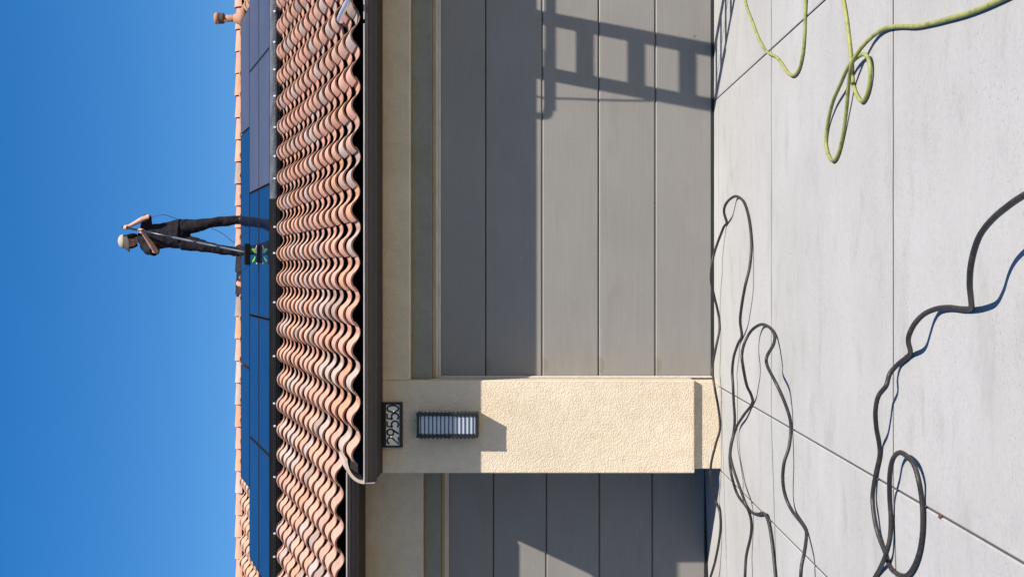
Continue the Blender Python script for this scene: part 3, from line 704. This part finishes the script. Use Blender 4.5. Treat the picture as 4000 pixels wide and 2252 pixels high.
# ------------------------------------------------------------------ ladder leaning on the eave, out of the picture on the right
LX, LY0, LC = 2.786, 9.594, 0.31
lad = empty('ladder', (LX, LY0, 0)); tag(lad, 'aluminium ladder with a stabiliser bar leaning on the gutter, casting its shadow on the door', 'ladder')
M['ladder'] = mat('dull_aluminium', (0.6, 0.6, 0.6), 0.45, 0.5, 0.8)
LT = 3.55
def rail(x0, x1, d0, d1, za, zb):
    m = MB(); vs = []
    for z in (za, zb):
        for (x, d) in ((x0, d0), (x1, d0), (x1, d1), (x0, d1)): vs.append((x, LC * z + d, z))
    return m.add(vs, [(0,3,2,1), (4,5,6,7), (0,1,5,4), (1,2,6,5), (2,3,7,6), (3,0,4,7)])
for s in (-1, 1):
    a, b = sorted((s * 0.205, s * 0.230))
    rail(a, b, -0.045, 0.045, 0.02, LT).build('rail', M['ladder'], lad)
    a2, b2 = sorted((s * 0.232, s * 0.262))
    rail(a2, b2, -0.055, 0.060, 1.30, LT + 0.5).build('fly_rail', M['ladder'], lad)
    MB().box(min(a, b) - 0.01, max(a, b) + 0.01, -0.05, 0.05, 0.0, 0.03).build('foot', M['seal'], lad)
z = 0.375
while z < LT - 0.1:
    MB().add([(x, LC * z + d, z + dz) for x in (-0.206, 0.206) for d, dz in ((-0.038, 0), (0.038, 0), (0.038, 0.03), (-0.038, 0.03))],
             [(0,1,2,3), (4,7,6,5), (0,4,5,1), (1,5,6,2), (2,6,7,3), (3,7,4,0)]).build('rung', M['ladder'], lad)
    z += 0.2915
arm = spline([(0.0, 10.45 - LY0, 3.005), (-0.30, 10.45 - LY0, 3.005), (-0.50, 10.45 - LY0, 3.01), (-0.575, 10.475 - LY0, 3.02), (-0.625, 10.56 - LY0, 3.055), (-0.655, 10.68 - LY0, 3.10), (-0.690, 10.86 - LY0, 3.155), (-0.692, 10.93 - LY0, 3.155)], 6)
MB().tube(arm, 0.023, 12).build('stabiliser', M['alu'], lad, smooth=True)
MB().tube([(-p.x, p.y, p.z) for p in arm], 0.017, 12).build('stabiliser', M['alu'], lad, smooth=True)
MB().tube([(-0.5, 10.452 - LY0, 2.965), (0.5, 10.452 - LY0, 2.965)], 0.014, 8).build('stabiliser_brace', M['ladder'], lad)
hang = spline([(2.62, 11.2, 3.24), (2.44, 10.75, 3.16), (2.36, 10.52, 3.06), (2.345, 10.49, 2.7), (2.33, 10.49, 2.0), (2.345, 10.50, 1.2), (2.33, 10.49, 0.5), (2.34, 10.44, 0.10), (2.42, 10.2, 0.012), (2.8, 9.6, 0.011), (3.4, 9.3, 0.011)], 8)
tag(MB().tube(hang, 0.0075, 8).build('water_line', M['black_hose'], smooth=True), 'thin hose hanging from the eave beside the ladder, seen as a shadow on the door', 'hose')

# ------------------------------------------------------------------ worker
PO = Vector((0.504, 17.9, 5.40))
def noise_cloth(name, ca, cb):
    m = mat(name, ca, 0.9, 0.15); t = NT(m); v = t.coord()
    n = t.noise(v, 9, 6, 0.65); t.color(t.ramp(n, [(0.3, ca), (0.75, cb)]))
    w1 = t.noise(t.coord((1, 1, 0.45)), 16, 3, 0.5); t.bump(w1, 0.9, 0.02); return m
M['shirt'] = noise_cloth('charcoal_shirt', (0.005, 0.0045, 0.006), (0.026, 0.022, 0.028))
M['trousers'] = noise_cloth('charcoal_trousers', (0.0045, 0.004, 0.005), (0.022, 0.019, 0.023))
M['skin'] = mat('skin', (0.40, 0.245, 0.185), 0.6, 0.3)
M['hair'] = mat('dark_hair', (0.006, 0.005, 0.0045), 0.5, 0.3)
M['cap'] = mat('cream_cap', (0.33, 0.295, 0.235), 0.85, 0.15)
M['brim'] = mat('grey_cap_brim', (0.07, 0.055, 0.05), 0.85, 0.15)
M['boot'] = mat('black_boot', (0.012, 0.011, 0.011), 0.5, 0.4)
person = empty('person', PO); tag(person, 'worker in cream cap and dark work clothes washing panels with a long pole', 'person')
def organic(mb, name, m, voxel=0.009, it=4, disp=0.0):
    o = mb.build(name, m, person, smooth=True)
    r_ = o.modifiers.new('skin', 'REMESH'); r_.mode = 'VOXEL'; r_.voxel_size = voxel; r_.use_smooth_shade = True
    s_ = o.modifiers.new('soft', 'SMOOTH'); s_.iterations = it; s_.factor = 0.5
    if disp:
        tx = bpy.data.textures.new('folds', 'CLOUDS'); tx.noise_scale = 0.11
        d_ = o.modifiers.new('folds', 'DISPLACE'); d_.texture = tx; d_.strength = disp; d_.mid_level = 0.5; d_.texture_coords = 'LOCAL'
    return o
def loft(mb, rings, n=20):
    vs = []
    for (cx, cy, cz, rx, ry) in rings:
        for k in range(n):
            a = 2 * math.pi * k / n; vs.append((cx + rx * math.cos(a), cy + ry * math.sin(a), cz))
    m = len(rings)
    fs = [(i*n+k, i*n+(k+1) % n, (i+1)*n+(k+1) % n, (i+1)*n+k) for i in range(m-1) for k in range(n)] + [tuple(range(n))[::-1], tuple((m-1)*n+k for k in range(n))]
    return mb.add(vs, fs)
pole_a = Vector((0.632, 17.80, 7.034)) - PO; pole_b = Vector((0.258, 15.75, 4.955)) - PO
def on_pole(s): return pole_a + (pole_b - pole_a) * s
pd = (pole_b - pole_a).normalized()
SHR, ELR, HAR = Vector((0.135, 0.0, 1.375)), Vector((0.268, -0.18, 1.295)), on_pole(0.022)
SHL, ELL, HAL = Vector((-0.150, 0.0, 1.375)), Vector((-0.196, -0.24, 1.165)), on_pole(0.158)
def hand(mb, h, elbow):
    """palm beside the pole, four fingers and a thumb wrapped round it"""
    d = (h - elbow).normalized(); side = d.cross(pd).normalized(); out = -(d - pd * d.dot(pd)).normalized()
    pc = h + out * 0.024
    mb.ell(pc, (0.026, 0.030, 0.040), 12, 8, Matrix((side, d, pd)).transposed() if False else None)
    for k in range(4):
        c = h + pd * (-0.033 + 0.022 * k); L = (0.034, 0.038, 0.036, 0.031)[k]
        pts = [c + out * L * 0.9 + side * 0.012]
        for a in (40, 85, 130, 175, 220): pts.append(c + (out * math.cos(R(a)) + side * math.sin(R(a))) * 0.0255)
        mb.tube(pts, [0.0095, 0.0095, 0.009, 0.0088, 0.0082, 0.0075], 8)
    c = h - pd * 0.042
    mb.tube([pc - pd * 0.018, c + (out * 0.6 - side * 0.8) * 0.027, c + (-out * 0.3 - side) * 0.026, c + (-out - side * 0.2) * 0.025], [0.012, 0.011, 0.010, 0.008], 8)
HM = Matrix.Translation((-0.062, -0.03, 1.605)) @ Matrix.Rotation(R(-32), 4, 'Z') @ Matrix.Rotation(R(16), 4, 'X') @ Matrix.Rotation(R(5), 4, 'Y')
def hpnt(x, y, z): return HM @ Vector((x, y, z))
H3 = HM.to_3x3()
bd = MB()
bd.ell(hpnt(0, 0, 0.01), (0.074, 0.094, 0.108), 18, 12, H3); bd.ell(hpnt(0, -0.035, -0.055), (0.052, 0.055, 0.060), 14, 10, H3)
bd.tube([hpnt(0, -0.088, 0.012), hpnt(0, -0.104, -0.018), hpnt(0, -0.092, -0.03)], [0.008, 0.014, 0.013], 8)        # nose
for s in (-1, 1):
    bd.ell(hpnt(s * 0.075, 0.008, -0.005), (0.010, 0.022, 0.032), 8, 6, H3)                                          # ears
    bd.ell(hpnt(s * 0.03, -0.078, 0.028), (0.022, 0.014, 0.009), 8, 6, H3)                                           # brows
bd.ell(hpnt(0, -0.082, -0.058), (0.022, 0.010, 0.007), 8, 6, H3)                                                     # lips
bd.tube([hpnt(0, 0.02, -0.05), (-0.03, 0.01, 1.47), (-0.015, 0.01, 1.38)], [0.052, 0.055, 0.08], 14)
loft(bd, [(0.03, 0.02, 0.86, 0.14, 0.10), (0.03, 0.02, 1.0, 0.12, 0.085), (0.0, 0.02, 1.2, 0.125, 0.09), (-0.01, 0.01, 1.36, 0.13, 0.085), (-0.015, 0.01, 1.42, 0.07, 0.06)])
def arm_(sh, el, ha):
    wr = ha + (el - ha).normalized() * 0.075
    bd.tube([sh, sh.lerp(el, .5), el, el.lerp(wr, .35), wr, ha + (el - ha).normalized() * 0.03], [0.046, 0.040, 0.036, 0.037, 0.025, 0.023], 12); hand(bd, ha, el)
arm_(SHR, ELR, HAR); arm_(SHL, ELL, HAL)
legs = ([(-0.07, 0.02, 0.88), (-0.095, 0.0, 0.72), (-0.146, -0.03, 0.49), (-0.178, 0.0, 0.31), (-0.205, 0.02, 0.08)], [(0.125, 0.02, 0.88), (0.145, 0.0, 0.72), (0.187, -0.03, 0.49), (0.21, 0.0, 0.31), (0.228, 0.02, 0.08)])
for L in legs:
    bd.tube(L, [0.085, 0.07, 0.05, 0.048, 0.038], 12); f = Vector(L[-1]); bd.ell(f + Vector((0, -0.06, -0.05)), (0.04, 0.12, 0.032))
organic(bd, 'body', M['skin'], 0.006, 3)
for s in (-1, 1):
    o = MB().ell(hpnt(s * 0.030, -0.0865, 0.010), (0.012, 0.008, 0.006), 10, 7, H3).build('eye', M['hair'], person, smooth=True)
tr = MB().ell((0.028, 0.02, 0.90), (0.185, 0.125, 0.12), 20, 12)
for L in legs: tr.tube(spline(L, 4), [0.116, 0.113, 0.108, 0.102, 0.096, 0.090, 0.083, 0.076, 0.071, 0.069, 0.068, 0.067, 0.066, 0.065, 0.062, 0.060, 0.059], 16)
organic(tr, 'trousers', M['trousers'], 0.010, 5, 0.026)
st = MB()
loft(st, [(0.045, 0.02, 0.900, 0.212, 0.150), (0.042, 0.02, 0.935, 0.205, 0.147), (0.030, 0.02, 1.05, 0.182, 0.138), (0.006, 0.02, 1.20, 0.172, 0.132), (-0.012, 0.01, 1.31, 0.175, 0.128), (-0.014, 0.01, 1.385, 0.165, 0.112), (-0.015, 0.01, 1.43, 0.115, 0.088), (-0.018, 0.01, 1.468, 0.068, 0.066)])
e1 = SHR.lerp(ELR, 0.93); e2 = SHL.lerp(ELL, 0.86)
st.tube([SHR + Vector((-0.05, 0.0, -0.005)), SHR.lerp(ELR, 0.4), e1], [0.085, 0.074, 0.063], 16)
st.tube([SHL + Vector((0.05, 0.0, -0.005)), SHL.lerp(ELL, 0.35), e2], [0.085, 0.080, 0.074], 16)
organic(st, 'shirt', M['shirt'], 0.010, 4, 0.028)
for L, s in zip(legs, (-1, 1)):
    f = Vector(L[-1]); bt = MB().tube([f + Vector((0, 0.0, 0.12)), f + Vector((0, 0.0, 0.04)), f + Vector((0, -0.01, -0.04))], [0.060, 0.058, 0.056], 14)
    bt.ell(f + Vector((0.01 * s, -0.075, -0.045)), (0.052, 0.135, 0.045), 14, 9); organic(bt, 'boot', M['boot'], 0.009, 3)
hr = MB().ell(hpnt(0, 0.022, 0.018), (0.083, 0.085, 0.104), 16, 10, H3)
for s in (-1, 1):
    hr.tube([hpnt(s * 0.074, -0.015, 0.05), hpnt(s * 0.082, -0.012, -0.01), hpnt(s * 0.080, 0.01, -0.07), hpnt(s * 0.070, 0.02, -0.125)], [0.024, 0.032, 0.036, 0.022], 10)
hr.tube([hpnt(0, 0.07, 0.02), hpnt(0, 0.08, -0.06), hpnt(0, 0.07, -0.13)], [0.05, 0.06, 0.035], 10)
organic(hr, 'hair', M['hair'], 0.008, 3, 0.012)
cp = MB(); n = 24; rings = []
for j in range(9):
    a = R(90) * j / 8
    rings.append([(0.092 * math.cos(a) * math.cos(2*math.pi*k/n), 0.012 + 0.110 * math.cos(a) * math.sin(2*math.pi*k/n), 0.046 + 0.082 * math.sin(a) ** 0.9) for k in range(n)])
vs = [hpnt(*p) for r_ in rings for p in r_]
cp.add(vs, [(j*n+k, j*n+(k+1) % n, (j+1)*n+(k+1) % n, (j+1)*n+k) for j in range(8) for k in range(n)] + [tuple(range(n))])
capo = cp.build('cap', M['cap'], person, smooth=True)
br = MB(); vs = []
for t_i in range(5):
    rr = 1.0 + 0.19 * t_i
    for k in range(15):
        a = R(-165 + 150 * k / 14); ext = math.sin(math.pi * k / 14) ** 0.6
        q = 1 + (rr - 1) * ext
        vs.append(hpnt(0.093 * q * math.cos(a), 0.012 + 0.112 * q * math.sin(a), 0.050 - 0.050 * (q - 1) * 1.6 - 0.02 * (abs(math.cos(a))) * (q - 1) * 2))
f1 = [(i*15+k, i*15+k+1, (i+1)*15+k+1, (i+1)*15+k) for i in range(4) for k in range(14)]
br.add(vs, f1); bo = br.build('brim', M['brim'], person, smooth=True); bo.parent = capo
so_ = bo.modifiers.new('thickness', 'SOLIDIFY'); so_.thickness = 0.004

# ------------------------------------------------------------------ washing pole and brush
M['pole_dark'] = mat('carbon_pole', (0.012, 0.016, 0.022), 0.35, 0.5); M['pole'] = mat('grey_pole', (0.07, 0.082, 0.095), 0.5, 0.4)
M['green'] = mat('green_jet', (0.16, 0.62, 0.05), 0.4, 0.4); M['bristle'] = mat('black_bristle', (0.008, 0.008, 0.009), 0.9, 0.1); M['strut'] = mat('pale_strut', (0.55, 0.47, 0.40), 0.5, 0.3)
bc = Vector((0.225, 15.64, roofz(15.64, KP)))
pole = empty('washing_pole', bc); tag(pole, 'long telescopic washing pole with a wide black brush standing on the panels', 'pole')
pa = PO + pole_a - pd * 0.0 - bc; pb = PO + pole_b - bc
cuts = [(-0.012, 0.42, 0.0165, 'pole_dark'), (0.42, 0.62, 0.0150, 'pole'), (0.62, 0.80, 0.0138, 'pole'), (0.80, 1.0, 0.0126, 'pole')]
for s0, s1, r_, mk in cuts:
    MB().tube([pa.lerp(pb, s0), pa.lerp(pb, s1)], r_, 12).build('pole_section', M[mk], pole, smooth=True)
    if s1 < 1: MB().tube([pa.lerp(pb, s1 - 0.012), pa.lerp(pb, s1 + 0.006)], r_ + 0.008, 10).build('clamp', M['pole_dark'], pole)
RT = Matrix.Rotation(ANG, 4, 'X')
def bp(mb, name, m, **k):
    o = mb.build(name, m, pole, **k); o.matrix_local = RT; return o
bp(MB().box(-0.115, 0.135, -0.03, 0.05, 0.105, 0.170), 'brush_block', M['bristle'], bevel=0.006)
bp(MB().box(-0.095, 0.115, -0.034, 0.030, 0.0, 0.030), 'bristles', M['bristle'], bevel=0.004)
for x0, x1 in ((-0.07, -0.02), (0.06, 0.02)):
    pts = spline([(x0 * 0.9, 0.0, 0.10), (x0 * 1.15, -0.01, 0.078), (x0 * 0.8, -0.012, 0.058), (x1, -0.008, 0.045)], 6)
    bp(MB().tube(pts, [0.010 + 0.006 * math.sin(math.pi * i / (len(pts) - 1)) for i in range(len(pts))], 10), 'jet', M['green'], smooth=True)
for k in range(4):
    bp(MB().tube([(0.02 + 0.012 * k, -0.02, 0.03), (0.055 + 0.020 * k, -0.025, 0.062 - 0.010 * k)], 0.005, 8), 'strut', M['strut'])
for s in (-1,): bp(MB().tube([(-0.09, -0.02, 0.012), (-0.10, -0.03, 0.035)], 0.009, 8), 'strut', M['strut'])
bp(MB().tube([(0.015, 0.01, 0.03), (0.015, 0.015, 0.11)], 0.012, 10), 'socket', M['pole_dark'])
# thin water tube of the pole: under the arm, behind the body, over the ridge
lp_ = spline([HAR + PO + Vector((0.02, 0.02, -0.02)), Vector((0.80, 17.95, 6.60)), Vector((0.775, 18.05, 6.45)), Vector((0.735, 18.10, 6.33)), Vector((0.68, 18.14, 6.05)), Vector((0.61, 18.2, 5.9)), Vector((0.55, 18.28, 5.80)), Vector((0.47, 18.36, 5.72)), Vector((0.425, 18.43, 5.665)), Vector((0.40, 18.50, 5.64)), Vector((0.2, 18.70, 5.56)), Vector((-0.05, 18.66, 5.66)), Vector((-0.14, 18.60, 5.70)), Vector((-0.24, 18.60, 5.66)), Vector((-0.4, 18.9, 5.5)), Vector((-0.9, 19.4, 5.3))], 7)
tag(MB().tube(lp_, 0.0042, 7).build('water_tube', M['thin_hose'], smooth=True), 'thin grey water tube trailing from the pole over the ridge tiles', 'hose')

# ------------------------------------------------------------------ small litter
lf = MB(); lf.add([(0, 0, 0.002), (0.03, 0.012, 0.010), (0.07, 0.006, 0.004), (0.035, -0.010, 0.006), (0.035, 0.0, 0.012)], [(0, 1, 4), (1, 2, 4), (2, 3, 4), (3, 0, 4)])
o = lf.build('leaf', mat('red_leaf', (0.12, 0.025, 0.018), 0.8, 0.2)); tag(o, 'dry red leaf caught in the concrete joint by the hose loop', 'leaf')
yy = 1.633 * 5160 / (3676 - 2050); o.location = (-0.948, yy - 0.02, -0.001); o.rotation_euler = (0, 0, 1.62); o.scale = (0.8, 0.8, 0.8)
